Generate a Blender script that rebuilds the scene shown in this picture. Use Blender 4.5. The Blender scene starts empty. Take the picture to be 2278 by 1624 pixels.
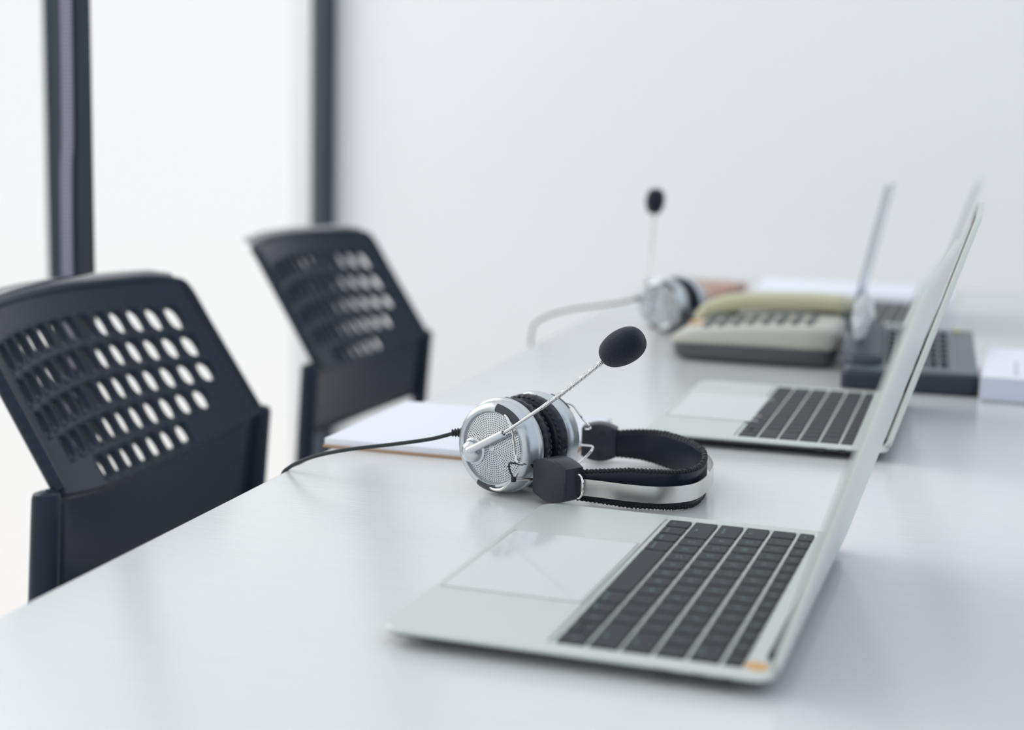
import bpy, bmesh, math, random
from mathutils import Vector, Matrix

random.seed(7)
PI = math.pi
C = bpy.context.scene.collection
sc = bpy.context.scene
TZ = 0.74                      # height of the table top
BACK_Y, LEFT_X = 3.66, -1.0    # far wall and glazed wall

# ------------------------------------------------------------------ camera
cd = bpy.data.cameras.new('camera')
cam = bpy.data.objects.new('camera', cd)
C.objects.link(cam)
Rv = Vector((0.96159238, 0.27341311, 0.02419433))
Uv = Vector((-0.06589355, 0.14437873, 0.9873261))
Fv = Vector((-0.26645476, 0.9509995, -0.15684964))
m = Matrix.Identity(4)
for i in range(3):
    m[i][0], m[i][1], m[i][2] = Rv[i], Uv[i], -Fv[i]
m.translation = Vector((0.4981, 0.0, 1.022))
cam.matrix_world = m
cd.sensor_width = 36.0
cd.lens = 3460.0 / 2278.0 * 36.0
cd.clip_start = 0.02
cd.dof.use_dof = True
cd.dof.focus_distance = 1.135
cd.dof.aperture_fstop = 3.6
sc.camera = cam

# ------------------------------------------------------------------ world and light
wd = bpy.data.worlds.new('daylight')
sc.world = wd
wd.use_nodes = True
nt = wd.node_tree
nt.nodes.clear()
out = nt.nodes.new('ShaderNodeOutputWorld')
bg = nt.nodes.new('ShaderNodeBackground')
tc = nt.nodes.new('ShaderNodeTexCoord')
sep = nt.nodes.new('ShaderNodeSeparateXYZ')
nt.links.new(tc.outputs['Generated'], sep.inputs[0])
# overcast: brightest towards the glazed side, cooler and dimmer away from it, warm light bounced from the ground
mr = nt.nodes.new('ShaderNodeMapRange')
mr.inputs['From Min'].default_value = 0.75
mr.inputs['From Max'].default_value = -0.35
nt.links.new(sep.outputs['X'], mr.inputs['Value'])
mixs = nt.nodes.new('ShaderNodeMix'); mixs.data_type = 'RGBA'
mixs.inputs['A'].default_value = (0.74, 0.84, 0.97, 1)
mixs.inputs['B'].default_value = (0.95, 0.985, 0.985, 1)
nt.links.new(mr.outputs['Result'], mixs.inputs['Factor'])
mz = nt.nodes.new('ShaderNodeMapRange')
mz.inputs['From Min'].default_value = -0.02
mz.inputs['From Max'].default_value = -0.30
nt.links.new(sep.outputs['Z'], mz.inputs['Value'])
mixg = nt.nodes.new('ShaderNodeMix'); mixg.data_type = 'RGBA'
mixg.inputs['B'].default_value = (0.99, 0.97, 0.95, 1)
nt.links.new(mixs.outputs['Result'], mixg.inputs['A'])
nt.links.new(mz.outputs['Result'], mixg.inputs['Factor'])
nt.links.new(mixg.outputs['Result'], bg.inputs['Color'])
bg.inputs['Strength'].default_value = 1.0
nt.links.new(bg.outputs[0], out.inputs[0])

def area(name, loc, target, sx, sy, power, col):
    ld = bpy.data.lights.new(name, 'AREA')
    ld.shape = 'RECTANGLE'; ld.size = sx; ld.size_y = sy
    ld.energy = power; ld.color = col
    o = bpy.data.objects.new(name, ld); C.objects.link(o)
    o.location = loc
    o.rotation_euler = (Vector(target) - Vector(loc)).to_track_quat('-Z', 'Y').to_euler()
    return o
area('daylight_from_glazing', (-2.6, 2.2, 2.6), (0.4, 1.6, 0.7), 3.0, 2.4, 55, (0.95, 0.98, 1.0))

sc.view_settings.view_transform = 'Standard'
sc.view_settings.look = 'None'
sc.view_settings.gamma = 1.0
sc.view_settings.use_curve_mapping = False
sc.view_settings.exposure = 0.0

# ------------------------------------------------------------------ materials
MATS = {}
def mat(name, col, rough=0.5, metal=0.0, spec=0.5, bump=None, coat=0.0, sheen=0.0):
    if name in MATS: return MATS[name]
    mt = bpy.data.materials.new(name); mt.use_nodes = True
    n = mt.node_tree.nodes; l = mt.node_tree.links
    b = n['Principled BSDF']
    b.inputs['Base Color'].default_value = (*col, 1)
    b.inputs['Roughness'].default_value = rough
    b.inputs['Metallic'].default_value = metal
    b.inputs['Specular IOR Level'].default_value = spec
    b.inputs['Coat Weight'].default_value = coat
    b.inputs['Sheen Weight'].default_value = sheen
    if bump:
        scale, strength, dist, stretch = bump
        t = n.new('ShaderNodeTexCoord'); mp = n.new('ShaderNodeMapping')
        mp.inputs['Scale'].default_value = stretch
        nz = n.new('ShaderNodeTexNoise'); nz.inputs['Scale'].default_value = scale
        nz.inputs['Detail'].default_value = 5
        bp = n.new('ShaderNodeBump'); bp.inputs['Strength'].default_value = strength
        bp.inputs['Distance'].default_value = dist
        l.new(t.outputs['Object'], mp.inputs[0]); l.new(mp.outputs[0], nz.inputs['Vector'])
        l.new(nz.outputs[0], bp.inputs['Height']); l.new(bp.outputs[0], b.inputs['Normal'])
    MATS[name] = mt
    return mt

def var_mat(name, c1, c2, scale, rough, stretch=(1, 1, 1), bump=0.0, metal=0.0, spec=0.5, dist=0.001):
    mt = mat(name, c1, rough, metal, spec)
    n = mt.node_tree.nodes; l = mt.node_tree.links
    b = n['Principled BSDF']
    t = n.new('ShaderNodeTexCoord'); mp = n.new('ShaderNodeMapping')
    mp.inputs['Scale'].default_value = stretch
    nz = n.new('ShaderNodeTexNoise'); nz.inputs['Scale'].default_value = scale; nz.inputs['Detail'].default_value = 6
    cr = n.new('ShaderNodeValToRGB')
    cr.color_ramp.elements[0].position = 0.35; cr.color_ramp.elements[0].color = (*c1, 1)
    cr.color_ramp.elements[1].position = 0.65; cr.color_ramp.elements[1].color = (*c2, 1)
    l.new(t.outputs['Object'], mp.inputs[0]); l.new(mp.outputs[0], nz.inputs['Vector'])
    l.new(nz.outputs[0], cr.inputs[0]); l.new(cr.outputs[0], b.inputs['Base Color'])
    if bump:
        bp = n.new('ShaderNodeBump'); bp.inputs['Strength'].default_value = bump
        bp.inputs['Distance'].default_value = dist
        l.new(nz.outputs[0], bp.inputs['Height']); l.new(bp.outputs[0], b.inputs['Normal'])
    return mt

def clear_mat(name, tint, gloss=1.0, haze=0.0, hcol=(0.9, 0.9, 0.9)):
    if name in MATS: return MATS[name]
    mt = bpy.data.materials.new(name); mt.use_nodes = True
    n = mt.node_tree.nodes; l = mt.node_tree.links
    n.clear()
    o = n.new('ShaderNodeOutputMaterial')
    tr = n.new('ShaderNodeBsdfTransparent'); tr.inputs[0].default_value = (*tint, 1)
    gl = n.new('ShaderNodeBsdfGlossy'); gl.inputs['Roughness'].default_value = 0.03
    df = n.new('ShaderNodeBsdfTranslucent'); df.inputs[0].default_value = (*hcol, 1)
    d2 = n.new('ShaderNodeBsdfDiffuse'); d2.inputs[0].default_value = (*hcol, 1)
    ad = n.new('ShaderNodeMixShader'); ad.inputs[0].default_value = 0.5
    l.new(df.outputs[0], ad.inputs[1]); l.new(d2.outputs[0], ad.inputs[2])
    mh = n.new('ShaderNodeMixShader'); mh.inputs[0].default_value = haze
    l.new(tr.outputs[0], mh.inputs[1]); l.new(ad.outputs[0], mh.inputs[2])
    fr = n.new('ShaderNodeFresnel'); fr.inputs[0].default_value = 1.45
    mu = n.new('ShaderNodeMath'); mu.operation = 'MULTIPLY'; mu.inputs[1].default_value = gloss
    l.new(fr.outputs[0], mu.inputs[0])
    mx = n.new('ShaderNodeMixShader')
    l.new(mu.outputs[0], mx.inputs[0]); l.new(mh.outputs[0], mx.inputs[1]); l.new(gl.outputs[0], mx.inputs[2])
    l.new(mx.outputs[0], o.inputs[0])
    MATS[name] = mt
    return mt

M_wall = mat('wall_paint', (0.86, 0.855, 0.86), 0.55, spec=0.2, bump=(60, 0.05, 0.001, (1, 1, 1)))
M_floor = var_mat('pale_floor', (0.80, 0.78, 0.76), (0.84, 0.82, 0.80), 3, 0.4)
M_table = var_mat('table_laminate', (0.70, 0.705, 0.71), (0.73, 0.73, 0.735), 30, 0.17, (1, 14, 1), 0.22, spec=0.55, dist=0.0006)
M_tedge = mat('table_edge', (0.70, 0.71, 0.73), 0.4)
M_tleg = mat('table_leg_metal', (0.7, 0.7, 0.72), 0.35, 0.8)
M_frame = mat('black_frame', (0.014, 0.024, 0.040), 0.45, bump=(200, 0.05, 0.0005, (1, 1, 1)))
M_chair = mat('chair_plastic', (0.016, 0.024, 0.038), 0.34, spec=0.20, bump=(900, 0.06, 0.0003, (1, 1, 1)))
M_rim = mat('chair_rim', (0.020, 0.026, 0.040), 0.16, spec=1.0, coat=1.0)
M_chair2 = mat('chair_seat', (0.02, 0.022, 0.03), 0.8)
M_alu = mat('laptop_aluminium', (0.67, 0.70, 0.675), 0.34, 0.55, bump=(2500, 0.03, 0.0001, (1, 1, 1)))
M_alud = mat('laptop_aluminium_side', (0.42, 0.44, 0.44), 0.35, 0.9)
M_case = mat('laptop_underside_shade', (0.15, 0.16, 0.165), 0.4, 0.3)  # same silver case; the shade under its edge is put into this colour
M_pad = mat('trackpad_glass', (0.66, 0.68, 0.675), 0.08, 0.0, spec=0.35)
M_key = mat('key_plastic', (0.014, 0.019, 0.026), 0.50, spec=0.35)
M_leg = mat('key_legend', (0.20, 0.30, 0.30), 0.6)
M_dark = mat('dark_plastic', (0.02, 0.022, 0.026), 0.4)
M_screen = mat('dark_screen', (0.012, 0.013, 0.016), 0.08, spec=0.7)
M_hinge = mat('hinge_dark', (0.06, 0.065, 0.075), 0.35, 0.5)
M_sil = mat('silver_paint', (0.60, 0.63, 0.65), 0.30, 0.75, bump=(1500, 0.05, 0.0001, (1, 1, 1)))
M_silsm = mat('silver_smooth', (0.66, 0.68, 0.70), 0.20, 0.85)
M_chrome = mat('chrome', (0.80, 0.79, 0.78), 0.10, 1.0)
M_steel = mat('steel', (0.66, 0.655, 0.64), 0.24, 1.0)
M_hole = mat('grille_hole', (0.05, 0.06, 0.08), 0.7)
M_blk = mat('headset_black', (0.020, 0.024, 0.034), 0.36, spec=0.4, bump=(1800, 0.15, 0.0002, (1, 1, 1)))
M_lea = mat('leatherette', (0.012, 0.016, 0.026), 0.33, spec=0.30, bump=(500, 0.25, 0.0004, (1, 1, 1)))
M_thr = mat('black_thread', (0.010, 0.014, 0.018), 0.6)
M_foam = mat('foam', (0.014, 0.018, 0.030), 0.95, spec=0.15, bump=(1400, 1.0, 0.0008, (1, 1, 1)), sheen=0.25)
M_cable = mat('cable_rubber', (0.014, 0.020, 0.022), 0.55)
M_paper = mat('white_paper', (0.80, 0.81, 0.86), 0.8, spec=0.1)
M_pages = var_mat('page_edges', (0.62, 0.64, 0.74), (0.76, 0.78, 0.86), 8, 0.8, (1, 1, 120))
M_brown = mat('brown_card', (0.42, 0.27, 0.17), 0.7)
M_red = var_mat('brown_cover', (0.42, 0.25, 0.20), (0.46, 0.29, 0.23), 12, 0.6)
M_beige = mat('beige_plastic', (0.52, 0.50, 0.45), 0.42)
M_beige2 = mat('beige_handset', (0.50, 0.48, 0.33), 0.42)
M_greyk = mat('grey_keys', (0.16, 0.18, 0.17), 0.5)
M_base = mat('dark_grey_plastic', (0.075, 0.08, 0.085), 0.5)
M_ora = mat('orange_sticker', (0.75, 0.42, 0.14), 0.5)
M_bph = mat('black_phone_plastic', (0.10, 0.125, 0.14), 0.38)
M_bph2 = mat('black_phone_side', (0.015, 0.022, 0.038), 0.4)
M_bkey = mat('black_phone_key', (0.05, 0.06, 0.07), 0.4)
M_yel = mat('yellow_lamp', (0.6, 0.5, 0.1), 0.5)
M_ink = mat('grey_ink', (0.35, 0.37, 0.42), 0.8)
M_strap = None
M_glass = clear_mat('window_glass', (1, 1, 1), 0.10)
M_acr = clear_mat('acrylic', (0.95, 0.985, 1.0), 0.9, 0.22, (0.72, 0.82, 0.90))
M_wrap = clear_mat('plastic_wrap', (0.95, 0.97, 1.0), 0.8, 0.75, (0.90, 0.90, 0.92))

def strap_mat():
    mt = mat('grey_woven_strap', (0.27, 0.26, 0.33), 0.8)
    n = mt.node_tree.nodes; l = mt.node_tree.links; b = n['Principled BSDF']
    t = n.new('ShaderNodeTexCoord'); w = n.new('ShaderNodeTexWave')
    w.bands_direction = 'Z'; w.inputs['Scale'].default_value = 70; w.inputs['Distortion'].default_value = 2
    cr = n.new('ShaderNodeValToRGB')
    cr.color_ramp.elements[0].color = (0.22, 0.21, 0.28, 1); cr.color_ramp.elements[1].color = (0.31, 0.30, 0.37, 1)
    l.new(t.outputs['Object'], w.inputs['Vector']); l.new(w.outputs[0], cr.inputs[0]); l.new(cr.outputs[0], b.inputs['Base Color'])
    return mt
M_strap = strap_mat()

# ------------------------------------------------------------------ helpers
def link(name, bm, material, parent=None, smooth=True, loc=None, angle=35):
    me = bpy.data.meshes.new(name)
    bmesh.ops.recalc_face_normals(bm, faces=bm.faces)
    bm.to_mesh(me); bm.free()
    if smooth:
        me.polygons.foreach_set('use_smooth', [True] * len(me.polygons))
        try: me.set_sharp_from_angle(angle=math.radians(angle))
        except Exception: pass
    o = bpy.data.objects.new(name, me)
    C.objects.link(o)
    if material: me.materials.append(material)
    if parent: o.parent = parent
    if loc: o.location = loc
    return o

def thing(name, label, cat, loc=(0, 0, 0), rz=0.0, group=None):
    o = bpy.data.objects.new(name, None); C.objects.link(o)
    o.empty_display_size = 0.05
    o.location = loc; o.rotation_euler = (0, 0, rz)
    o['label'] = label; o['category'] = cat
    if group: o['group'] = group
    return o

def tag(o, label, cat, group=None):
    o['label'] = label; o['category'] = cat
    if group: o['group'] = group
    return o

def struct(o):
    o['kind'] = 'structure'; return o

def add_box(bm, lo, hi, bev=0.0, seg=2, mtx=None):
    t = bmesh.new()
    bmesh.ops.create_cube(t, size=1)
    for v in t.verts:
        v.co = Vector([(lo[i] + hi[i]) / 2 + v.co[i] * (hi[i] - lo[i]) for i in range(3)])
    if bev: bmesh.ops.bevel(t, geom=t.edges[:], offset=bev, segments=seg, affect='EDGES', profile=0.5)
    if mtx: bmesh.ops.transform(t, matrix=mtx, verts=t.verts)
    merge(bm, t)

def merge(bm, t):
    mp = {}
    for v in t.verts: mp[v] = bm.verts.new(v.co)
    for f in t.faces:
        try: bm.faces.new([mp[v] for v in f.verts])
        except ValueError: pass
    t.free()

def rrect(w, h, r, n=6, cx=0.0, cy=0.0):
    pts = []
    for k, (sx, sy) in enumerate(((1, 1), (-1, 1), (-1, -1), (1, -1))):
        for i in range(n + 1):
            a = k * PI / 2 + i / n * PI / 2
            pts.append((cx + sx * (w / 2 - r) + r * math.cos(a), cy + sy * (h / 2 - r) + r * math.sin(a)))
    return pts

def loft(bm, loops, cap0=True, cap1=True, closed=True):
    rings = [[bm.verts.new(p) for p in lp] for lp in loops]
    n = len(rings[0])
    for a, b in zip(rings, rings[1:]):
        for i in range(n if closed else n - 1):
            j = (i + 1) % n
            bm.faces.new((a[i], a[j], b[j], b[i]))
    if cap0: bm.faces.new(rings[0][::-1])
    if cap1: bm.faces.new(rings[-1])
    return rings

def slab(w, h, t, r, e=0.001, z0=0.0, n=6, cx=0, cy=0):
    bm = bmesh.new()
    L = []
    for z, ins in ((0, e), (e * 0.3, e * 0.3), (e, 0), (t - e, 0), (t - e * 0.3, e * 0.3), (t, e)):
        L.append([(x, y, z0 + z) for x, y in rrect(w - 2 * ins, h - 2 * ins, max(r - ins, 1e-4), n, cx, cy)])
    loft(bm, L)
    return bm

def catmull(pts, sub=8, closed=False):
    P = [Vector(p) for p in pts]; out = []
    n = len(P)
    for i in range(n if closed else n - 1):
        p1, p2 = P[i], P[(i + 1) % n]
        p0 = P[i - 1] if (i > 0 or closed) else p1 + (p1 - p2)
        p3 = P[(i + 2) % n] if (i + 2 < n or closed) else p2 + (p2 - p1)
        for k in range(sub):
            t = k / sub
            out.append(0.5 * ((2 * p1) + (-p0 + p2) * t + (2 * p0 - 5 * p1 + 4 * p2 - p3) * t * t + (-p0 + 3 * p1 - 3 * p2 + p3) * t ** 3))
    if not closed: out.append(P[-1].copy())
    return out

def frames(path):
    T = []
    for i in range(len(path)):
        a = path[max(i - 1, 0)]; b = path[min(i + 1, len(path) - 1)]
        T.append((b - a).normalized())
    up = Vector((0, 0, 1)) if abs(T[0].z) < 0.9 else Vector((1, 0, 0))
    N = (up - T[0] * up.dot(T[0])).normalized(); out = []
    for t in T:
        N = (N - t * N.dot(t)).normalized()
        out.append((t, N, t.cross(N)))
    return out

def tube(bm, path, rad, seg=12, cap=True):
    path = [Vector(p) for p in path]
    fr = frames(path); L = []
    for i, (p, (t, n, b)) in enumerate(zip(path, fr)):
        r = rad(i / (len(path) - 1)) if callable(rad) else rad
        L.append([p + (n * math.cos(a) + b * math.sin(a)) * r for a in [2 * PI * k / seg for k in range(seg)]])
    loft(bm, L, cap, cap)

def lathe(bm, prof, mtx, seg=64, close=False):
    """prof: (r, h); h runs along local +Z"""
    rings = []
    for r, h in prof:
        if r < 1e-6: rings.append([bm.verts.new(mtx @ Vector((0, 0, h)))])
        else: rings.append([bm.verts.new(mtx @ Vector((r * math.cos(2 * PI * k / seg), r * math.sin(2 * PI * k / seg), h))) for k in range(seg)])
    prs = list(zip(rings, rings[1:]))
    if close: prs.append((rings[-1], rings[0]))
    for a, b in prs:
        for k in range(seg):
            j = (k + 1) % seg
            if len(a) == 1 and len(b) > 1: bm.faces.new((a[0], b[k], b[j]))
            elif len(b) == 1 and len(a) > 1: bm.faces.new((a[k], a[j], b[0]))
            elif len(a) > 1: bm.faces.new((a[k], a[j], b[j], b[k]))

def basis(x, y, z, o):
    mm = Matrix.Identity(4)
    for i in range(3):
        mm[i][0], mm[i][1], mm[i][2], mm[i][3] = x[i], y[i], z[i], o[i]
    return mm

def copy_tree(o, parent=None):
    c = o.copy(); C.objects.link(c)
    if parent: c.parent = parent
    for ch in list(o.children): copy_tree(ch, c)
    return c

# ------------------------------------------------------------------ room
bm = bmesh.new(); add_box(bm, (LEFT_X - 0.12, -3.0, -0.1), (5.0, BACK_Y + 0.15, 0))
struct(link('floor', bm, M_floor, smooth=False))
bm = bmesh.new(); add_box(bm, (LEFT_X - 0.12, BACK_Y, 0), (5.0, BACK_Y + 0.15, 2.9))
struct(link('wall_back', bm, M_wall, smooth=False))

def window(n, y0, y1, edges):
    w = struct(thing('window_%d' % n, 'x', 'window', (LEFT_X, (y0 + y1) / 2, 0)))
    del w['label']; del w['category']
    oy = (y0 + y1) / 2
    b = bmesh.new()
    for a, c, d0, d1 in edges:
        add_box(b, (-d0, a - oy, 0), (d1, c - oy, 2.9), 0.004)
    add_box(b, (-0.012, y0 - oy, 0), (0.0, y1 - oy, 0.05), 0.003)
    add_box(b, (-0.012, y0 - oy, 2.82), (0.0, y1 - oy, 2.9), 0.003)
    link('window_frame', b, M_frame, w, smooth=False)
    g = bmesh.new()
    add_box(g, (-0.009, y0 - oy + 0.01, 0.05), (-0.005, y1 - oy - 0.01, 2.82))
    link('window_pane', g, M_glass, w, smooth=False)
    return w
window(1, 2.39, 3.66, [(3.61, 3.66, 0.047, 0.002)])
window(2, 0.85, 2.39, [(2.378, 2.428, 0.012, 0.0), (0.85, 0.92, 0.012, 0.0)])
window(3, -1.2, 0.85, [(-1.27, -1.2, 0.012, 0.0)])

# slim post with a strap, behind the first chair
post = thing('support_post', 'slim black upright post with a grey woven strap, left of the white window pane', 'post', (-0.4465, 1.545, 0))
bm = bmesh.new(); add_box(bm, (-0.0120, 0.001, 0), (0.0215, 0.005, 2.6), 0.001)
link('post', bm, M_frame, post)
bm = bmesh.new()
path = catmull([(-0.0045, 0.0, 2.55), (-0.0045, 0.0, 1.6), (-0.0045, 0.0, 1.2), (-0.0058, 0.0, 1.0), (-0.0095, 0.0, 0.85), (-0.010, 0, 0.02)], 10)
L = [[(p.x - 0.0070, p.y - 0.003, p.z), (p.x + 0.0070, p.y - 0.003, p.z), (p.x + 0.0070, p.y - 0.001, p.z), (p.x - 0.0070, p.y - 0.001, p.z)] for p in path]
loft(bm, L)
o = link('strap', bm, M_strap, post, smooth=False); o['label'] = 'grey woven strap along the black post'

# ------------------------------------------------------------------ table
tb = thing('conference_table', 'long white laminate table carrying the laptops and headsets', 'table', (0, 1.1, 0))
bm = bmesh.new(); add_box(bm, (0.0, -1.7, TZ - 0.026), (1.40, 1.77, TZ), 0.002, 3)
link('tabletop', bm, M_table, tb)
for sx in (0.12, 1.28):
    for sy in (-1.55, 1.6):
        b = bmesh.new(); add_box(b, (sx - 0.025, sy - 0.025, 0), (sx + 0.025, sy + 0.025, TZ - 0.026), 0.004)
        link('leg', b, M_tleg, tb)

# ------------------------------------------------------------------ laptops
LW, LD, TOP = 0.298, 0.212, 0.011
ROWS = [  # back row first, widths in key units from the user's left
    ([1.035] * 14, 0.0095),
    ([1] * 13 + [1.5], 0.0152),
    ([1.5] + [1] * 13, 0.0152),
    ([1.75] + [1] * 11 + [1.75], 0.0152),
    ([2.25] + [1] * 10 + [2.25], 0.0152),
    ([1, 1, 1, 1.25, 5, 1.25, 1, 1, 1, 1], 0.0152)]
LEG = [['esc'] + ['F%d' % i for i in range(1, 13)] + [''],
       list('`1234567890-=') + ['delete'],
       ['tab'] + list('QWERTYUIOP[]') + ['\\'],
       ['caps lock'] + list("ASDFGHJKL;'") + ['return'],
       ['shift'] + list('ZXCVBNM,./') + ['shift'],
       ['fn', 'control', 'option', 'command', '', 'command', 'option', '<', '^', '>']]
KEYMESH = {}
def key_mesh(dx, dy):
    k = (round(dx, 5), round(dy, 5))
    if k not in KEYMESH:
        b = bmesh.new()
        L = []
        for z, ins in ((0, 0.0), (0.0011, 0.0), (0.0014, 0.0002), (0.0015, 0.0006)):
            L.append([(x, y, z) for x, y in rrect(dx - 2 * ins, dy - 2 * ins, 0.0013, 3)])
        loft(b, L)
        me = bpy.data.meshes.new('key'); bmesh.ops.recalc_face_normals(b, faces=b.faces); b.to_mesh(me); b.free()
        me.materials.append(M_key)
        KEYMESH[k] = me
    return KEYMESH[k]
TXT = {}
def legend(txt, key, x0, y0, size):
    kk = (txt, size)
    if kk not in TXT:
        cu = bpy.data.curves.new('legend', 'FONT'); cu.body = txt; cu.size = size
        cu.align_x = 'CENTER'; cu.align_y = 'CENTER'; cu.materials.append(M_leg)
        tmp = bpy.data.objects.new('tmp', cu)
        me = bpy.data.meshes.new_from_object(tmp)
        bpy.data.objects.remove(tmp); bpy.data.curves.remove(cu)
        TXT[kk] = me
    o = bpy.data.objects.new('legend', TXT[kk]); C.objects.link(o)
    o.parent = key; o.location = (x0, y0, 0.00155); o.rotation_euler = (0, 0, -PI / 2)
    return o

def laptop(label, loc, rz, oy, phi=1.27, legends=True, ports=True, sticker=True):
    t = thing('laptop', label, 'laptop', loc, rz, 'open laptops along the table')
    KW, well = 0.2735, None
    rowp = 0.0178
    KD = 0.0095 + 0.0026 + rowp * 5
    # body: local x = front edge -> hinge, y = user's right -> left
    bm = bmesh.new()
    cx, cy = LD / 2, LW / 2
    n = 6
    L = []
    def ring(z, ins): return [(x, y, z) for x, y in rrect(LD - 2 * ins, LW - 2 * ins, max(0.011 - ins * .5, .003), n, cx, cy)]
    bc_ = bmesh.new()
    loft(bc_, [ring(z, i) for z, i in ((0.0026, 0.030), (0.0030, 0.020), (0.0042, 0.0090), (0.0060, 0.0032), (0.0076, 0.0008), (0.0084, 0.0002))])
    o = link('bottom_case', bc_, M_case, t, angle=60); o['label'] = 'underside with its shade put into a darker colour'
    L = [ring(z, i) for z, i in ((0.0084, 0.0002), (0.0088, 0.0), (TOP - 0.0010, 0.0), (TOP - 0.0003, 0.0003), (TOP, 0.0009))]
    wx = oy + KD / 2
    wl = rrect(KD + 0.003, KW + 0.003, 0.002, n, wx, cy)
    L.append([(x, y, TOP) for x, y in wl])
    L.append([(x, y, TOP - 0.0011) for x, y in rrect(KD + 0.002, KW + 0.002, 0.0015, n, wx, cy)])
    loft(bm, L)
    link('base', bm, M_alu, t, angle=20)
    # feet
    for fx in (0.022, LD - 0.022):
        for fy in (0.025, LW - 0.025):
            b = bmesh.new(); lathe(b, [(0, 0), (0.006, 0), (0.0065, 0.001), (0.006, 0.003), (0, 0.003)], Matrix.Translation((fx, fy, 0)), 16)
            link('foot', b, M_dark, t)
    # trackpad
    b = slab(0.084, 0.134, 0.0004, 0.002, 0.0001, TOP - 0.00005, 4, 0.0045 + 0.042 + 0.0005, cy)
    o = link('trackpad', b, M_pad, t, angle=15); o['label'] = 'smooth pale trackpad'
    b = bmesh.new()
    xs0, xs1, ys0, ys1 = 0.0042, 0.0898, cy - 0.068, cy + 0.068
    for a in ((xs0, ys0, xs1, ys0 + 0.0007), (xs0, ys1 - 0.0007, xs1, ys1), (xs0, ys0, xs0 + 0.0007, ys1), (xs1 - 0.0007, ys0, xs1, ys1)):
        add_box(b, (a[0], a[1], TOP - 0.0002), (a[2], a[3], TOP + 0.00012))
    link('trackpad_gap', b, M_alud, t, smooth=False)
    # keys
    u = KW / 14.5
    x = oy + KD
    for ri, (ws, dep) in enumerate(ROWS):
        xc = x - dep / 2
        y = cy + KW / 2
        for ki, wdt in enumerate(ws):
            wy = wdt * u
            if ri == 5 and ki == 8:
                parts = [(xc + dep / 4 + .0002, dep / 2 - .0006), (xc - dep / 4 - .0002, dep / 2 - .0006)]
            else:
                parts = [(xc, dep)]
            for (px_, dp) in parts:
                kobj = bpy.data.objects.new('key', key_mesh(dp, wy - 0.0018)); C.objects.link(kobj)
                kobj.parent = t; kobj.location = (px_, y - wy / 2, TOP - 0.0011)
                tx = LEG[ri][ki]
                if legends and tx and len(parts) == 1:
                    small = len(tx) > 1
                    legend(tx, kobj, -0.003 if small and ri else 0.0, 0.0 if not small else 0.0, 0.0036 if small else 0.0058)
            y -= wy
        x -= dep + (0.0026 if ri else 0.0026)
    # hinge
    b = bmesh.new()
    tube(b, [(LD - 0.004, 0.03, TOP + 0.0005), (LD - 0.004, LW - 0.03, TOP + 0.0005)], 0.0042, 14)
    link('hinge', b, M_hinge, t)
    # lid
    H = 0.209
    lidm = Matrix.Translation((LD - 0.003, 0, TOP + 0.002)) @ Matrix.Rotation(-phi, 4, 'Y')
    # lid local: x along the lid's height, y width, z toward outside
    def lid_obj(name, b, mt_, ang=20):
        bmesh.ops.transform(b, matrix=lidm, verts=b.verts)
        return link(name, b, mt_, t, angle=ang)
    b = slab(H, LW, 0.0050, 0.010, 0.0012, -0.0050, 6, H / 2, cy)
    lid = lid_obj('lid', b, M_alu)
    b = slab(H - 0.006, LW - 0.006, 0.0006, 0.008, 0.0001, 0.0, 6, H / 2, cy)
    s = lid_obj('bezel', b, M_dark); s.parent = lid
    b = slab(H - 0.032, LW - 0.022, 0.0004, 0.002, 0.0001, 0.0006, 4, H / 2 + 0.004, cy)
    s = lid_obj('screen', b, M_screen); s.parent = lid
    if ports:
        for px_, pw in ((0.1555, 0.0095), (0.1745, 0.0065), (0.1880, 0.0065)):
            b = bmesh.new()
            add_box(b, (px_ - pw / 2, -0.0003, 0.0052), (px_ + pw / 2, 0.0022, 0.0088), 0.0008)
            link('port', b, M_dark, t)
    if sticker:
        b = bmesh.new(); lathe(b, [(0, 0), (0.006, 0), (0.006, 0.0003), (0, 0.0003)], Matrix.Translation((LD - 0.011, 0.016, TOP)), 24)
        o = link('sticker', b, M_ora, t); o['label'] = 'small round orange sticker'
    return t

laptop('silver laptop nearest the viewer, with an orange sticker by its hinge', (0.2161, 0.7538, TZ), -0.0475, 0.0925)
laptop('silver laptop in the middle of the row, its keyboard just beyond the headband', (0.2458, 1.3356, TZ), -0.0210, 0.0800, legends=False, sticker=False)
laptop('farthest silver laptop, half hidden behind the black telephone', (0.2560, 2.2150, TZ), -0.03, 0.0850, legends=False, sticker=False)

# ------------------------------------------------------------------ headsets
N1 = Vector((-0.3619, -0.9322, 0)); T1 = Vector((0.9322, -0.3619, 0)); Z = Vector((0, 0, 1))
CUP = Vector((0, 0, 0.0365))                     # headset origin: on the table under the mic cup
ORG = Vector((0.1823, 1.1162, TZ))
def cup_m(c, flip=False):
    if flip: return basis(-T1, Z, -N1, c)
    return basis(T1, Z, N1, c)
def loc3(x, y, z): return Vector((x, y, z)) - ORG

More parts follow.
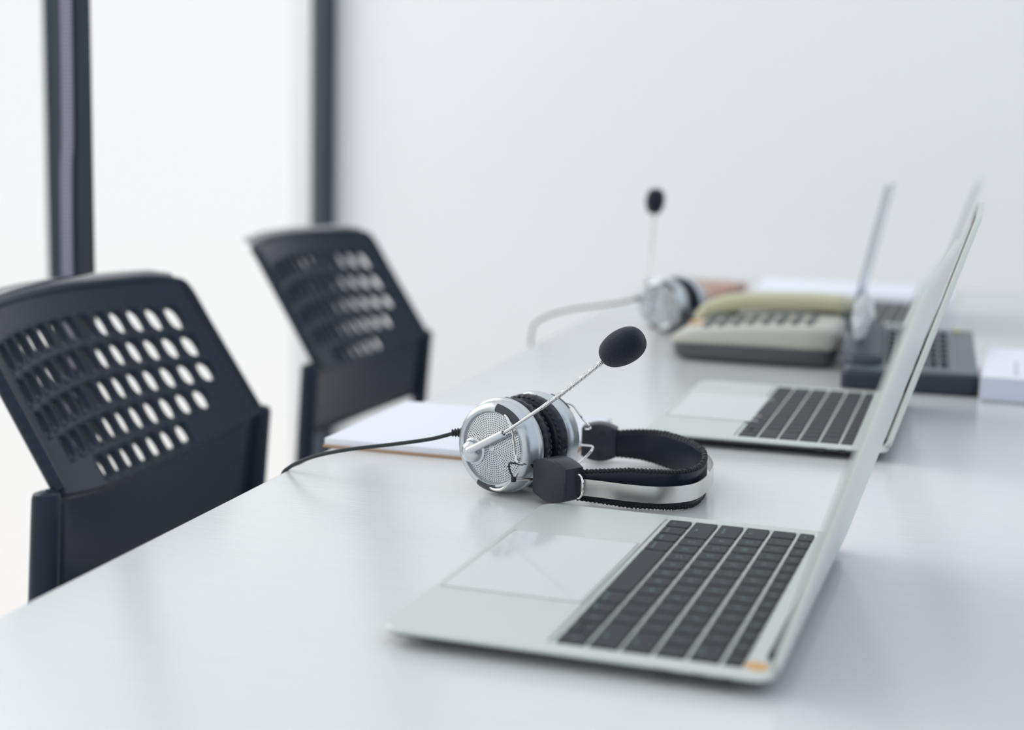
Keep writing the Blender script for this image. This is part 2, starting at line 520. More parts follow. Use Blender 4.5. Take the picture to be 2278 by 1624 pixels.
def headset(label, boom_turn=0.0, loc=None):
    t = thing('headset', label, 'headset', ORG, 0, 'headsets on the table')
    def cup(c, flip, mic):
        mtx = cup_m(c, flip)
        b = bmesh.new()
        prof = [(0.030, -0.002), (0.0345, -0.001), (0.0362, 0.001), (0.0366, 0.0035), (0.0362, 0.0055), (0.0352, 0.0062),
                (0.0349, 0.0075), (0.0345, 0.012), (0.0335, 0.0155), (0.0318, 0.0178), (0.0296, 0.0186), (0.0280, 0.0180), (0.0272, 0.0168), (0.0270, 0.0150), (0.020, 0.0150), (0, 0.0150)]
        lathe(b, prof, mtx, 96)
        # slots where the wire yoke enters: push verts inwards
        h = link('cup_housing', b, M_sil, t)
        # grille
        b = bmesh.new()
        dome = lambda r: 0.0160 + 0.0022 * (1 - (r / 0.027) ** 2)
        lathe(b, [(0.0270, dome(.027) - .0004)] + [(r, dome(r)) for r in (0.0265, 0.022, 0.017, 0.012, 0.007, 0.003)] + [(0, dome(0))], mtx, 64)
        g = link('grille', b, M_silsm, t); g['label'] = 'perforated silver grille disc'
        if mic or True:
            b = bmesh.new()
            R0 = 0.0255
            rr = R0
            while rr > 0.003:
                cnt = max(6, int(2 * PI * rr / 0.00175))
                for k in range(cnt):
                    a = 2 * PI * (k + 0.5 * (int(rr / 0.0016) % 2)) / cnt
                    hh = dome(rr) + 0.00006
                    q = [bm_v for bm_v in ()]
                    vs = []
                    for s in range(6):
                        aa = 2 * PI * s / 6
                        vs.append(b.verts.new(mtx @ Vector((rr * math.cos(a) + 0.00050 * math.cos(aa), rr * math.sin(a) + 0.00050 * math.sin(aa), hh))))
                    b.faces.new(vs)
                rr -= 0.00160
            ho = link('grille_holes', b, M_hole, g, smooth=False)
        # cushion
        b = bmesh.new(); seg = 120
        rings = []
        prof = [(0.0300, -0.001), (0.0340, -0.0015), (0.0352, -0.0040), (0.0352, -0.0075), (0.0340, -0.0108), (0.0318, -0.0128), (0.0285, -0.0138), (0.0240, -0.0132), (0.0205, -0.0110), (0.0190, -0.0080), (0.0185, -0.0060), (0, -0.0055)]
        for r, hh in prof:
            if r == 0: rings.append([b.verts.new(mtx @ Vector((0, 0, hh)))]); continue
            ring = []
            for k in range(seg):
                a = 2 * PI * k / seg
                w = 0.0003 * math.sin(a * 30) + 0.00025 * math.sin(a * 47 + 1)
                if r < 0.033: w *= 0.3
                ring.append(b.verts.new(mtx @ Vector(((r + w) * math.cos(a), (r + w) * math.sin(a), hh + w * .5))))
            rings.append(ring)
        for a_, b_ in zip(rings, rings[1:]):
            for k in range(seg):
                j = (k + 1) % seg
                if len(b_) == 1: b.faces.new((a_[k], a_[j], b_[0]))
                else: b.faces.new((a_[k], a_[j], b_[j], b_[k]))
        cu = link('ear_cushion', b, M_lea, t, angle=60)
        # stitched welt
        b = bmesh.new()
        pth = []
        for k in range(361):
            a = 2 * PI * k / 360
            w = 0.00035 * math.sin(a * 46)
            pth.append(mtx @ Vector(((0.0334 + w) * math.cos(a), (0.0334 + w) * math.sin(a), -0.0112)))
        tube(b, pth, lambda s: 0.0009 + 0.0003 * math.sin(s * 2 * PI * 46), 6, False)
        link('stitched_welt', b, M_thr, cu)
        # slots as dark recessed pockets on the lip
        for ang, wid in (((64, 30), (262, 24)) if not flip else ((116, 24), (278, 18))):
            b = bmesh.new()
            L = []
            for k in range(9):
                a = math.radians(ang + wid * (k / 8 - .5) * 1.4)
                cs, sn = math.cos(a), math.sin(a)
                f = 1.0
                ri, ro = 0.0283, 0.0342
                pts = [(ri, 0.0182), (0.0300, 0.0190), (0.0322, 0.0181), (ro, 0.0158), (ro - .002, 0.0120), (ri, 0.0125)]
                L.append([mtx @ Vector((r * cs, r * sn, hh)) for r, hh in pts])
            loft(b, L)
            link('yoke_slot', b, M_hinge, h)
        return h
    cup(CUP, False, True)
    c2 = CUP + (-N1) * 0.034
    cup(c2, True, False)

    mt = cup_m(CUP)
    def cl(u, v, h): return mt @ Vector((u, v, h))
    # slider block by the mic cup: D shaped, face towards the viewer's left
    FN = Vector((-0.55, -0.835, 0)).normalized(); FU = Vector((-FN.y, FN.x, 0))
    bc = loc3(0.2249, 1.0809, 0.7595)
    we1 = bc - FU * 0.019 + Z * 0.0075 - FN * 0.007; we2 = bc - FU * 0.019 - Z * 0.0035 - FN * 0.006
    # yoke wires
    b = bmesh.new()
    p = [cl(0.0125, 0.0262, 0.0172), cl(0.0140, 0.0270, 0.0205), cl(0.0180, 0.0235, 0.0215), cl(0.0215, 0.016, 0.0215), cl(0.0235, 0.007, 0.0215), cl(0.0250, -0.001, 0.0215),
         cl(0.0282, -0.0062, 0.0220), we1, we1 + FU * 0.006]
    tube(b, catmull(p, 8), 0.0010, 10)
    link('yoke_wire', b, M_chrome, t)
    b = bmesh.new()
    p = [cl(-0.0020, -0.0305, 0.0172), cl(0.004, -0.0310, 0.0195), cl(0.011, -0.0300, 0.0205), cl(0.0165, -0.0265, 0.021), cl(0.0215, -0.0215, 0.0215), cl(0.0245, -0.0195, 0.0220), we2, we2 + FU * 0.006]
    tube(b, catmull(p, 8), 0.0011, 10)
    link('yoke_wire', b, M_chrome, t)
    b = bmesh.new()
    lathe(b, [(0, -.0022), (0.0019, -.0018), (0.0022, 0), (0.0019, .0018), (0, .0022)], Matrix.Translation(cl(0.0243, -0.0195, 0.0222)), 14)
    link('wire_clip', b, M_blk, t)
    b = bmesh.new()
    p = [we1 + FU * 0.006 - Z * 0.003, we1 - Z * 0.002, cl(0.026, -0.0068, 0.0240), cl(0.0215, -0.0078, 0.0240), cl(0.0215, -0.0120, 0.0238), cl(0.0238, -0.0165, 0.0235), cl(0.0248, -0.0195, 0.0230)]
    tube(b, catmull(p, 8), 0.00075, 8)
    link('link_cable', b, M_cable, t)
    # wires of the far cup
    m2 = cup_m(c2, True)
    b = bmesh.new()
    p = [m2 @ Vector((-0.014, 0.028, 0.0165)), m2 @ Vector((-0.022, 0.026, 0.021)), m2 @ Vector((-0.030, 0.016, 0.024)), m2 @ Vector((-0.034, 0.008, 0.030)), loc3(0.2180, 1.2290, 0.7700)]
    tube(b, catmull(p, 8), 0.0010, 8)
    p = [m2 @ Vector((0.002, -0.030, 0.0165)), m2 @ Vector((-0.014, -0.029, 0.022)), m2 @ Vector((-0.028, -0.019, 0.026)), m2 @ Vector((-0.034, -0.008, 0.034)), loc3(0.2150, 1.2300, 0.7560)]
    tube(b, catmull(p, 8), 0.0010, 8)
    link('yoke_wire', b, M_chrome, t)

    def block(c, u, nrm, w, hgt, thk, top, roll=0.0):
        b = bmesh.new()
        prof = []
        k = 9
        for i in range(k):         # top arc (in u-z plane), left to right
            s = i / (k - 1) * 2 - 1
            prof.append((s * w / 2, hgt / 2 - top * (s * s)))
        for i in range(k):
            s = 1 - i / (k - 1) * 2
            prof.append((s * w / 2, -hgt / 2 + top * (s * s)))
        L = []
        for d, ins in ((0, 0.0016), (-0.0006, 0.0005), (-0.0018, 0), (-thk + 0.0018, 0), (-thk + 0.0006, 0.0005), (-thk, 0.0016)):
            f = 1 - 2 * ins / w; g = 1 - 2 * ins / hgt
            L.append([c + u * (x * f) + Z * (z * g) + nrm * d for x, z in prof])
        loft(b, L)
        return b
    link('slider_block', block(bc, FU, FN, 0.036, 0.0330, 0.019, 0.005), M_blk, t, angle=50)
    b2 = loc3(0.2275, 1.2370, 0.7575)
    N2 = Vector((0.10, -0.995, 0)).normalized(); U2 = Vector((-N2.y, N2.x, 0))
    sb = link('slider_block', block(b2, U2, N2, 0.0290, 0.0315, 0.017, 0.004), M_blk, t, angle=50)
    for dz, du in ((0.0085, 0.0035), (-0.0095, 0.0005)):
        b = bmesh.new()
        lathe(b, [(0, 0.0002), (0.0026, 0.0002), (0.0026, -0.001), (0, -0.001)], basis(U2, Z, N2, b2 + Z * dz + U2 * du + N2 * 0.0), 18)
        link('screw_hole', b, M_thr, sb)

    # padded strap and steel band
    pad = [(0.2410, 1.0925), (0.2620, 1.0955), (0.282, 1.0980), (0.3021, 1.1010), (0.3170, 1.1060), (0.3265, 1.1200), (0.3287, 1.1461), (0.3259, 1.1724), (0.3195, 1.195), (0.3052, 1.2207), (0.2822, 1.2440), (0.2602, 1.2540), (0.2380, 1.2490)]
    pp = catmull([loc3(x, y, TZ + 0.0155) for x, y in pad], 10)
    b = bmesh.new(); L = []
    fr = frames(pp); n = len(pp)
    for i, (p, (tt, nn, bb)) in enumerate(zip(pp, fr)):
        s = i / (n - 1)
        hh = 0.0135 * (0.72 + 0.28 * min(1, min(s, 1 - s) * 6))
        side = Vector((tt.y, -tt.x, 0)).normalized()
        th = 0.0022
        ring = []
        for a in range(16):
            an = 2 * PI * a / 16
            ca, sa = math.cos(an), math.sin(an)
            ring.append(p + side * (th * math.copysign(abs(ca) ** 0.7, ca)) + Z * (hh * math.copysign(abs(sa) ** 0.35, sa)))
        L.append(ring)
    loft(b, L)
    padobj = link('padded_strap', b, M_lea, t, angle=70)
    for sg in (1, -1):
        b = bmesh.new(); q = []
        for i in range(n * 4 - 3):
            k = min(i // 4, n - 2); f = i / 4 - k
            p = pp[k].lerp(pp[k + 1], f); s = (k + f) / (n - 1)
            hh = 0.0135 * (0.72 + 0.28 * min(1, min(s, 1 - s) * 6))
            q.append(p + Z * (sg * (hh - 0.0004) + 0.0003 * math.sin(i * 2.4)))
        tube(b, q, lambda s: 0.0019 + 0.0004 * math.sin(s * len(q) * 1.05), 8)
        link('stitched_edge', b, M_thr, padobj)
    steel = [(0.2400, 1.0850), (0.2480, 1.0850), (0.2610, 1.0845), (0.2787, 1.0815), (0.2959, 1.0804), (0.312, 1.0838), (0.3286, 1.1005), (0.3344, 1.1313), (0.3337, 1.1673), (0.3269, 1.198), (0.3155, 1.2229), (0.2918, 1.2495), (0.2700, 1.2620), (0.2440, 1.2560)]
    pp2 = catmull([loc3(x, y, TZ + 0.0160) for x, y in steel], 12)
    b = bmesh.new(); L = []
    for p, (tt, nn, bb) in zip(pp2, frames(pp2)):
        side = Vector((tt.y, -tt.x, 0)).normalized()
        L.append([p + side * 0.0004 + Z * 0.0062, p - side * 0.0004 + Z * 0.0062, p - side * 0.0004 - Z * 0.0062, p + side * 0.0004 - Z * 0.0062])
    loft(b, L)
    link('steel_band', b, M_steel, t, angle=50)
    # ring keeper next to the slider block
    b = bmesh.new()
    ctr = loc3(0.2475, 1.0830, 0.7570); ax = Vector((0.95, -0.30, 0)).normalized()
    sd = Vector((0.30, 0.95, 0)).normalized()
    ring = [ctr + ax * (0.0042 * math.sin(a)) - sd * (0.0008) + Z * (0.0088 * math.cos(a)) for a in [PI * k / 20 for k in range(21)]]
    tube(b, ring, 0.0010, 10)
    link('band_ring', b, M_chrome, t)

    # cable
    b = bmesh.new()
    cab = [(0.1490, 1.1180, 0.7830), (0.1405, 1.1160, 0.7818), (0.1226, 1.1125, 0.7765), (0.0929, 1.1100, 0.7705), (0.0594, 1.1070, 0.7645), (0.0330, 1.1080, 0.7575), (0.0150, 1.1120, 0.7500), (0.0030, 1.1180, 0.7430), (-0.0050, 1.1220, 0.7350), (-0.0085, 1.1240, 0.7150), (-0.008, 1.125, 0.66)]
    cp = catmull([loc3(*p) for p in cab], 8)
    tube(b, cp, 0.00155, 10)
    link('cable', b, M_cable, t)
    b = bmesh.new()
    q = [cp[0] + (cp[4] - cp[0]).normalized() * (0.0125 * k / 60 - 0.002) for k in range(61)]
    tube(b, q, lambda s: (0.0040 - 0.0014 * s) + 0.00050 * math.sin(s * 2 * PI * 5.5), 12)
    link('strain_relief', b, M_cable, t)

    # pivot ball, tube, gooseneck, foam: they turn together about the grille
    bl = cl(-0.0165, -0.0045, 0.0)
    piv = cl(-0.0165, -0.0045, 0.0180)
    pm = basis(T1, Z, N1, Vector((0, 0, 0)))
    b = bmesh.new()
    lathe(b, [(0.0102, -0.0012), (0.0102, 0.0008), (0.0094, 0.0014), (0.0088, 0.0016), (0.0086, 0.0034), (0.0078, 0.0062), (0.0062, 0.0084), (0.0038, 0.0097), (0.0015, 0.0101), (0, 0.0102)], pm, 40)
    ball = link('boom_pivot', b, M_silsm, t, loc=piv)
    rot = Matrix.Rotation(boom_turn, 4, N1)
    ball.rotation_euler = rot.to_euler()
    def pv(x, y, z): return loc3(x, y, z) - piv
    s0 = Vector(pm @ Vector((0.0005, 0.001, 0.0082))); s1 = pv(0.1893, 1.0835, 0.7918)
    b = bmesh.new()
    d = (s1 - s0).normalized()
    zb = basis(d.orthogonal().normalized(), d.cross(d.orthogonal()).normalized(), d, s0)
    ln = (s1 - s0).length
    lathe(b, [(0, 0), (0.0024, 0), (0.0029, 0.0005), (0.0029, ln - 0.0004), (0.0026, ln), (0.0019, ln), (0.0018, ln - 0.003), (0, ln - 0.003)], zb, 28)
    link('boom_sleeve', b, M_silsm, ball)
    b = bmesh.new()
    e = pv(0.2645, 1.0918, 0.8524)
    pth = catmull([s1 - d * 0.002, pv(0.2265, 1.0875, 0.8200), e], 60)
    L = []
    nn_ = len(pth) * 4
    fine = []
    for i in range(len(pth) - 1):
        for k in range(4): fine.append(pth[i].lerp(pth[i + 1], k / 4))
    fine.append(pth[-1])
    tube(b, fine, lambda s: (0.00095 + 0.0008 * min(1, s * 1.8)) * (1 + 0.10 * math.sin(s * 2 * PI * 78)), 10)
    link('mic_boom', b, M_chrome, ball)
    # foam
    fd = Vector((0.73, -0.28, 0.55)).normalized()
    fd = (pv(0.2850, 1.0885, 0.8665) - pv(0.2640, 1.0918, 0.8532)).normalized()
    up = Vector((0, 0, 1)); sx_ = fd.cross(up).normalized(); ux = sx_.cross(fd)
    fc = pv(0.2748, 1.0905, 0.8605)
    fm = basis(sx_, ux, fd, fc)
    b = bmesh.new()
    prof = []
    for k in range(25):
        a = PI * k / 24
        r = 0.0130 * math.sin(a) ** 0.72
        z = -0.0180 * math.cos(a)
        r *= 1.0 + 0.06 * math.cos(a) * -1
        if k < 3: z = max(z, -0.0170 + 0.001 * k)
        prof.append((r if 0 < k < 24 else 0, z))
    lathe(b, prof, fm, 64)
    link('foam_windscreen', b, M_foam, ball)
    b = bmesh.new()
    lathe(b, [(0.0022, 0.001), (0.0031, 0.0006), (0.0034, -0.0004), (0.0030, -0.0012), (0.0020, -0.0012)], basis(sx_, ux, fd, e + fd * 0.001), 24, True)
    link('foam_collar', b, M_blk, ball)
    if loc: t.location = loc
    return t

headset('silver and black headset in sharp focus, its microphone boom slanting up to the right')
headset('blurred silver headset beside the beige telephone, its microphone boom straight up', math.radians(57), (0.1823 - 0.052, 1.1162 + 0.966, TZ))

# ------------------------------------------------------------------ chairs
RZ = 0.70
SW = 0.402
def shell_pt(u, v, RZ=RZ, SW=SW, UP=0.139, BK=0.088):
    """u 0..1 across, v 0 top .. 1 fold; x is back when negative"""
    s = 2 * u - 1
    v = v + 0.4 * s * s * v * (1.05 - v)          # the rows of holes run straight while the fold dips in the middle
    x = -BK * (1 - v) - (0.016 * (1 - v) + 0.028) * (1 - s * s)
    z = UP * (1 - v) + 0.002 * (1 - s * s) * (1 - v) - 0.022 * (1 - s * s) * v
    w = SW * (1 - 0.03 * (1 - v))
    return Vector((x, s * w / 2, RZ + z))

def chair(label, loc, rz, RZ=RZ, SW=SW, UP=0.139, BK=0.088):
    shell_pt_ = lambda u, v: shell_pt(u, v, RZ, SW, UP, BK)
    DZ = RZ - 0.70
    t = thing('office_chair', label, 'chair', loc, rz, 'black office chairs along the left side of the table')
    bm = bmesh.new()
    NC, NR = 13, 5
    u0, u1 = 0.065, 0.935
    v0, v1 = 0.140, 1.04
    du, dv = (u1 - u0) / NC, (v1 - v0) / NR
    us = [0, 0.012, 0.035] + [u0 + du * i for i in range(NC + 1)] + [0.965, 0.988, 1]
    vs = [0, 0.02, 0.06] + [v0 + dv * j for j in range(NR + 1)] + [1.05]
    cache = {}
    def vert(u, v):
        k = (round(u, 5), round(v, 5))
        if k not in cache: 
            cu = u
            p = shell_pt_(cu, v)
            # rounded top corners
            r = 0.05
            s = min(u, 1 - u)
            if s < r: p.z -= 0.004 * (1 - s / r) ** 2 * (1 - v) ** 3
            cache[k] = bm.verts.new(p)
        return cache[k]
    skip = {(0, 0): 0}
    for i in range(len(us) - 1):
        for j in range(len(vs) - 1):
            ci, rj = i - 3, j - 3
            hole = 0 <= ci < NC and 0 <= rj < NR
            if hole:
                lim = [0, 0, 0, 1, 3][rj]
                if ci < lim or ci >= NC - lim: hole = False
            a, b_, c, d = us[i], us[i + 1], vs[j], vs[j + 1]
            if not hole:
                bm.faces.new((vert(a, c), vert(b_, c), vert(b_, d), vert(a, d))); continue
            # ring with a rounded opening, 16 points; the square boundary is subdivided the same way
            mu, mv = (a + b_) / 2, (c + d) / 2
            inn, outr = [], []
            for k in range(16):
                an = 2 * PI * k / 16 + PI / 4
                cs, sn = math.cos(an), math.sin(an)
                ex = lambda q: math.copysign(abs(q) ** 0.8, q)
                inn.append(vert(mu + ex(cs) * du * 0.375, mv + ex(sn) * dv * 0.385))
                m_ = max(abs(cs), abs(sn))
                outr.append(vert(mu + cs / m_ * du / 2, mv + sn / m_ * dv / 2))
            for k in range(16):
                j2 = (k + 1) % 16
                bm.faces.new((outr[k], outr[j2], inn[j2], inn[k]))
    # faces without holes next to holed tiles keep their own corners; close T-junctions by welding
    bmesh.ops.remove_doubles(bm, verts=bm.verts, dist=1e-5)
    o = link('backrest', bm, M_chair, t, angle=50)
    so = o.modifiers.new('thickness', 'SOLIDIFY'); so.thickness = 0.0075; so.offset = 0.0
    # rounded rim around the upper shell
    b = bmesh.new()
    rim = [shell_pt_(0, v) for v in (1.0, 0.75, 0.5, 0.25, 0.06)] + [shell_pt_(u, 0) + Vector((0, 0, -0.004 if u in (0.02, 0.98) else 0)) for u in (0.02, 0.1, 0.2, 0.35, 0.5, 0.65, 0.8, 0.9, 0.98)] + [shell_pt_(1, v) for v in (0.06, 0.25, 0.5, 0.75, 1.0)]
    tube(b, catmull(rim, 6), 0.0062, 10)
    link('rim', b, M_chair, o)
    # wide rolled top edge, smooth and shiny
    b = bmesh.new(); L = []
    for k in range(41):
        u = 0.012 + 0.976 * k / 40
        p = shell_pt_(u, 0) + Vector((-0.0085, 0, 0.0045))
        e = min(1.0, min(k, 40 - k) / 3 + 0.35)
        L.append([p + Vector((0.0125 * e * math.cos(a_), 0, 0.0045 * e * math.sin(a_) - 0.0125 * e * math.cos(a_) * 0.30)) for a_ in [2 * PI * q_ / 16 for q_ in range(16)]])
    loft(b, L)
    tr_ = link('top_roll', b, M_rim, o, angle=60)
    # lumbar plate below the fold
    b = bmesh.new(); L = []
    for k in range(9):
        f = k / 8
        z = RZ - 0.105 * f
        row = []
        for i in range(13):
            s = i / 12 * 2 - 1
            x = -0.012 * f - (0.028 - 0.014 * f) * (1 - s * s)
            zz = z - (0.022 - 0.016 * f) * (1 - s * s)
            row.append((x, s * (SW / 2 + 0.010), zz))
        L.append(row)
    loft(b, L, False, False, False)
    o2 = link('lumbar_plate', b, M_chair, t)
    so = o2.modifiers.new('thickness', 'SOLIDIFY'); so.thickness = 0.010; so.offset = 0.0
    # uprights
    for sg in (-1, 1):
        b = bmesh.new()
        tp = Vector((-0.002, sg * (SW / 2 + 0.014), RZ - 0.004)); bt = Vector((-0.020, sg * (SW / 2 + 0.010), RZ - 0.26))
        d = (bt - tp)
        pth = [tp + d * (k / 12) for k in range(13)]
        tube(b, [tp + Vector((0, 0, 0.0035)), tp + Vector((0, 0, 0.0015)), tp - Vector((0, 0, .003))] + pth[1:], lambda s: 0.0125 if s > 0.12 else (0.006 if s < 0.05 else 0.0112), 20)
        link('upright', b, M_chair, t)
    # seat, column, star base (mostly under the table)
    b = slab(0.44, 0.46, 0.06, 0.07, 0.015, 0.0, 6, 0.20, 0)
    o3 = link('seat', b, M_chair2, t, loc=(0, 0, 0.43 + DZ))
    b = bmesh.new(); add_box(b, (-0.035, -0.2, 0.415 + DZ), (0.30, 0.2, 0.435 + DZ), 0.006); 
    link('seat_frame', b, M_chair, t)
    b = bmesh.new(); tube(b, [(0.2, 0, 0.42 + DZ), (0.2, 0, 0.25), (0.2, 0, 0.10)], 0.025, 20)
    link('column', b, M_frame, t)
    b = bmesh.new()
    for k in range(5):
        a = 2 * PI * k / 5 + 0.3
        e = Vector((0.2 + 0.27 * math.cos(a), 0.27 * math.sin(a), 0.075))
        tube(b, [(0.2, 0, 0.10), Vector((0.2, 0, 0.11)).lerp(e, .5) + Vector((0, 0, .01)), e], lambda s: 0.024 - 0.010 * s, 12)
    link('star_base', b, M_chair, t)
    for k in range(5):
        a = 2 * PI * k / 5 + 0.3
        e = Vector((0.2 + 0.27 * math.cos(a), 0.27 * math.sin(a), 0.03))
        b = bmesh.new()
        lathe(b, [(0, -0.012), (0.026, -0.012), (0.030, -0.009), (0.030, 0.009), (0.026, 0.012), (0, 0.012)], Matrix.Translation(e) @ Matrix.Rotation(PI / 2, 4, 'X'), 20)
        add_box(b, (e.x - 0.006, e.y - 0.006, 0.03), (e.x + 0.006, e.y + 0.006, 0.075))
        link('caster', b, M_frame, t)
    return t
chair_one = chair('nearer black office chair with a perforated plastic backrest, at the table edge', (-0.2262, 1.347, 0), math.radians(0.4))
chair('farther black perforated-back office chair, in front of the window corner', (-0.3270, 2.1700, 0), math.radians(-4.26), 0.680, 0.374, 0.155, 0.100)

# ------------------------------------------------------------------ notebook beside the headset
nb = thing('notebook', 'white paper pad with brown cover at the left table edge, behind the headset cable', 'notebook', (0.0985, 1.3060, TZ), math.radians(-1.5))
bm = bmesh.new(); add_box(bm, (-0.1035, -0.098, 0), (0.1035, 0.098, 0.0022), 0.0006)
o = link('cover', bm, M_brown, nb); o['label'] = 'brown card cover'
bm = bmesh.new(); add_box(bm, (-0.1025, -0.0965, 0.0022), (0.1025, 0.0965, 0.0078), 0.0003)
link('page_block', bm, M_paper, nb)

# ------------------------------------------------------------------ beige desk telephone
ph = thing('desk_telephone', 'beige desk telephone lying beyond the middle laptop, left of the black telephone', 'telephone', (0.282, 1.925, TZ), math.radians(-1))
bm = bmesh.new()
def side_loft(bm, stations, n=5):
    """stations: (x, y0, y1, z0, z1, r)"""
    L = []
    for x, y0, y1, z0, z1, r in stations:
        L.append([(x, y, z) for y, z in rrect(y1 - y0, z1 - z0, r, n, (y0 + y1) / 2, (z0 + z1) / 2)])
    loft(bm, L)
side_loft(bm, [(-0.098, -0.080, 0.085, 0.012, 0.017, 0.002), (-0.092, -0.092, 0.095, 0.004, 0.021, 0.006), (-0.080, -0.096, 0.098, 0.001, 0.023, 0.008),
               (0.0, -0.098, 0.10, 0.001, 0.026, 0.008), (0.080, -0.096, 0.098, 0.001, 0.027, 0.008), (0.090, -0.090, 0.095, 0.004, 0.026, 0.006), (0.094, -0.080, 0.085, 0.010, 0.022, 0.002)])
o = link('phone_base', bm, M_base, ph, angle=60); o['label'] = 'dark grey underside'
bm = bmesh.new()
side_loft(bm, [(-0.100, -0.085, 0.085, 0.022, 0.025, 0.001), (-0.094, -0.095, 0.098, 0.0205, 0.032, 0.004), (-0.070, -0.098, 0.10, 0.0205, 0.038, 0.006),
               (0.0, -0.10, 0.103, 0.021, 0.046, 0.008), (0.060, -0.10, 0.103, 0.021, 0.049, 0.008), (0.088, -0.097, 0.10, 0.021, 0.049, 0.008), (0.096, -0.088, 0.09, 0.024, 0.044, 0.004)])
link('phone_body', bm, M_beige, ph, angle=60)
bm = bmesh.new()
hs = catmull([(-0.096, 0.055, 0.036), (-0.070, 0.055, 0.050), (-0.03, 0.055, 0.0585), (0.03, 0.055, 0.0620), (0.07, 0.055, 0.0625), (0.106, 0.055, 0.0600)], 6)
L = []
for i, p in enumerate(hs):
    f = i / (len(hs) - 1); e = min(1, min(f, 1 - f) * 7 + .35)
    L.append([(p.x, p.y + y * e, p.z + z * e) for y, z in rrect(0.052, 0.020, 0.008, 4)])
loft(bm, L)
hsb = link('handset', bm, M_beige2, ph, angle=60)
for sx in (-0.066, 0.078):
    b = bmesh.new(); lathe(b, [(0, 0.030), (0.026, 0.030), (0.027, 0.034), (0.024, 0.050), (0, 0.052)], Matrix.Translation((sx, 0.055, 0)), 28)
    link('ear_cap', b, M_greyk, hsb)
kb = bmesh.new(); add_box(kb, (-0.004, -0.0045, 0), (0.004, 0.0045, 0.006), 0.001)
k0 = link('key', kb, M_greyk, ph, loc=(-0.06, -0.075, 0.037))
for i in range(8):
    for j in range(4):
        if i == 0 and j == 0: continue
        c = k0.copy(); C.objects.link(c); c.parent = ph
        xx = -0.06 + i * 0.0175
        c.location = (xx, -0.072 + j * 0.020, 0.0375 + 0.0105 * min(1, (xx + 0.07) / 0.10))
k0.location = (-0.06, -0.072, 0.0375)
bm = bmesh.new(); add_box(bm, (-0.010, -0.006, 0), (0.010, 0.006, 0.002), 0.0008)
o = link('indicator_lamp', bm, M_ora, ph, loc=(-0.080, -0.02, 0.036)); o['label'] = 'small orange lamp'

# ------------------------------------------------------------------ black desk telephone
bp = thing('desk_telephone', 'black desk telephone with many small keys, partly hidden behind the laptop lids', 'telephone', (0.462, 1.815, TZ), math.radians(1.5))
bm = bmesh.new()
side_loft(bm, [(-0.073, -0.105, 0.100, 0.0, 0.016, 0.003), (-0.068, -0.110, 0.110, 0.0, 0.020, 0.004), (0.0, -0.112, 0.112, 0.0, 0.0215, 0.004), (0.060, -0.112, 0.112, 0.0, 0.0225, 0.004), (0.069, -0.110, 0.110, 0.0, 0.022, 0.003), (0.072, -0.106, 0.106, 0.0, 0.020, 0.002)])
o = link('phone_base', bm, M_bph2, bp, angle=50)
bm = bmesh.new()
L = []
for x, ins in ((-0.070, 0.006), (-0.066, 0.001), (-0.03, 0.0), (0.05, 0.0), (0.066, 0.001), (0.070, 0.004)):
    L.append([(x, -0.108 + ins, 0.021), (x, -0.106 + ins, 0.024), (x, 0.104 - ins, 0.044), (x, 0.108 - ins, 0.040), (x, 0.108 - ins, 0.021)])
loft(bm, L)
link('phone_body', bm, M_bph, bp, angle=30)
kb = bmesh.new(); add_box(kb, (-0.004, -0.006, 0), (0.004, 0.006, 0.004), 0.0012)
k0 = None
for i in range(6):
    for j in range(7):
        y = -0.072 + j * 0.024; x = -0.022 + i * 0.0115
        z = 0.0245 + (y + 0.106) / 0.21 * 0.02
        if k0 is None: k0 = c = link('key', kb, M_bkey, bp)
        else:
            c = k0.copy(); C.objects.link(c); c.parent = bp
        c.location = (x, y, z)
bm = bmesh.new(); add_box(bm, (0.0445, -0.10, 0.0), (0.0452, 0.10, 0.0012))
o = link('trim_line', bm, M_alud, bp, loc=(0, 0.0, 0.0338), smooth=False); o.rotation_euler = (math.atan2(0.02, 0.21), 0, 0)
bm = bmesh.new(); add_box(bm, (-0.003, -0.005, 0), (0.003, 0.005, 0.002), 0.0006)
o = link('indicator_lamp', bm, M_yel, bp, loc=(0.052, 0.096, 0.0430)); o['label'] = 'small yellow lamp'
bm = bmesh.new()
hs = catmull([(-0.050, -0.098, 0.024), (-0.050, -0.06, 0.028), (-0.050, 0.0, 0.034), (-0.050, 0.06, 0.040), (-0.050, 0.098, 0.042)], 6)
L = []
for i, p in enumerate(hs):
    f = i / (len(hs) - 1); e = min(1, min(f, 1 - f) * 8 + .4)
    L.append([(p.x + x * e, p.y, p.z + z * e) for x, z in rrect(0.040, 0.020, 0.008, 4)])
loft(bm, L)
link('handset', bm, M_bph2, bp, angle=60)

# ------------------------------------------------------------------ sign stand, wrap, papers
st = thing('sign_stand', 'clear acrylic sign stand seen edge-on at the right end of the beige telephone', 'sign stand', (0.3745, 1.958, TZ), math.radians(-2))
bm = bmesh.new()
lm = Matrix.Rotation(math.radians(11.5), 4, 'Y')
add_box(bm, (-0.0012, 0.0, 0.003), (0.0012, 0.150, 0.215), 0.0004, 1, lm)
link('panel', bm, M_acr, st, smooth=False)
bm = bmesh.new(); add_box(bm, (-0.001, 0.0, 0.0), (0.012, 0.150, 0.0025), 0.0004, 1)
link('foot', bm, M_acr, st, smooth=False)

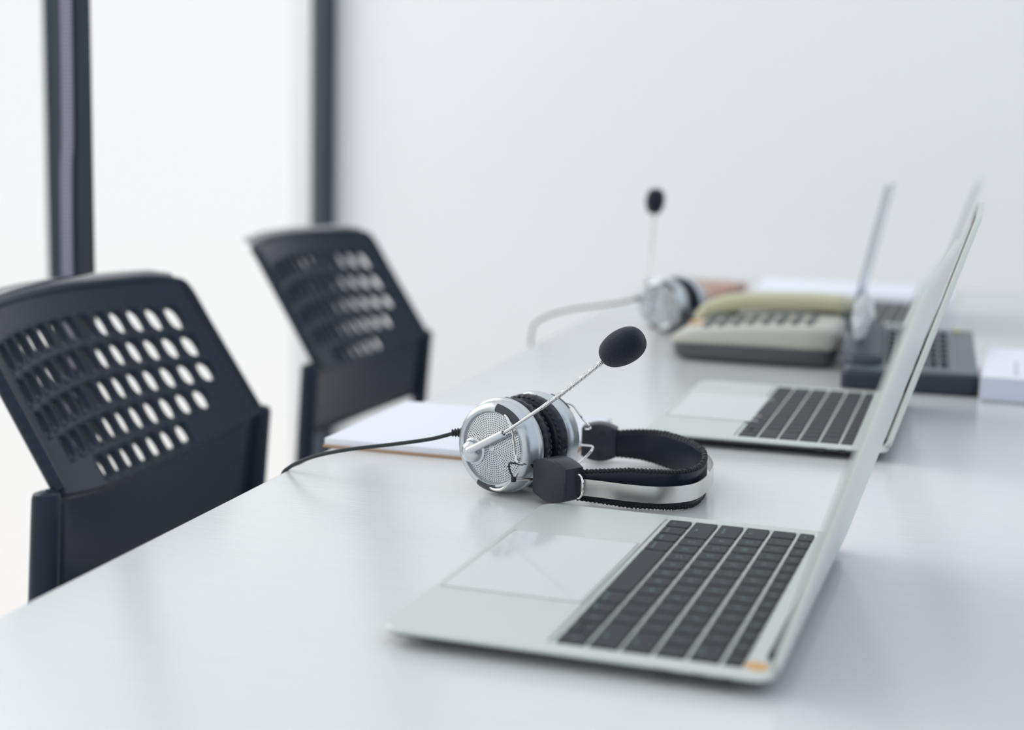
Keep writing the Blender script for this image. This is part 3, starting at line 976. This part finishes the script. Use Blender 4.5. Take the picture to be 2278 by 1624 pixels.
bm = bmesh.new()
bmesh.ops.create_icosphere(bm, subdivisions=4, radius=1)
rnd = random.Random(4)
dirs = [Vector((rnd.gauss(0, 1), rnd.gauss(0, 1), rnd.gauss(0, 1))).normalized() for _ in range(26)]
for v in bm.verts:
    q = v.co.normalized(); r = 1.0
    for d in dirs:
        s = q.dot(d)
        if s > 0.55: r -= 0.30 * (s - 0.55)
    r += 0.10 * math.sin(q.x * 9 + q.z * 5) * math.sin(q.y * 8 - q.z * 6)
    v.co = Vector((q.x * 0.020 * r, q.y * 0.034 * r, q.z * 0.034 * r))
wr = link('plastic_wrap', bm, M_wrap, smooth=True, loc=(0.4100, 1.800, TZ + 0.0690), angle=12)
tag(wr, 'small crumpled clear plastic wrap on the black telephone handset', 'wrap')

ps = thing('paper_stack', 'thick stack of white printed paper right of the black telephone', 'paper stack', (0.570, 1.800, TZ), math.radians(-2))
bm = bmesh.new(); add_box(bm, (-0.028, -0.12, 0), (0.030, 0.12, 0.002), 0.0004)
o = link('backing_board', bm, M_alud, ps)
bm = bmesh.new(); add_box(bm, (-0.028, -0.119, 0.002), (0.027, 0.12, 0.0255), 0.0003)
link('sheets', bm, M_pages, ps, smooth=False)
bm = bmesh.new(); add_box(bm, (-0.028, -0.1195, 0.0255), (0.0272, 0.12, 0.0262), 0.0002)
tsh = link('top_sheet', bm, M_paper, ps, smooth=False)
bm = bmesh.new()
for k in range(7):
    add_box(bm, (0.004, -0.09 + k * 0.015, 0.02622), (0.0095 - 0.001 * (k % 3), -0.083 + k * 0.015, 0.02627))
link('printed_lines', bm, M_ink, tsh, smooth=False)

bm = bmesh.new(); add_box(bm, (-0.065, -0.09, 0), (0.065, 0.09, 0.012), 0.001)
fn = link('notebook', bm, M_red, loc=(0.090, 2.60, TZ)); fn.rotation_euler = (0, 0, math.radians(-6))
tag(fn, 'closed reddish brown notebook at the far end, behind the blurred headset', 'notebook')
bm = bmesh.new(); add_box(bm, (-0.16, -0.105, 0), (0.16, 0.105, 0.010), 0.0006)
fp = link('paper_sheets', bm, M_paper, loc=(0.345, 2.70, TZ)); fp.rotation_euler = (0, 0, math.radians(2))
tag(fp, 'pile of plain white sheets at the far end of the table', 'paper')
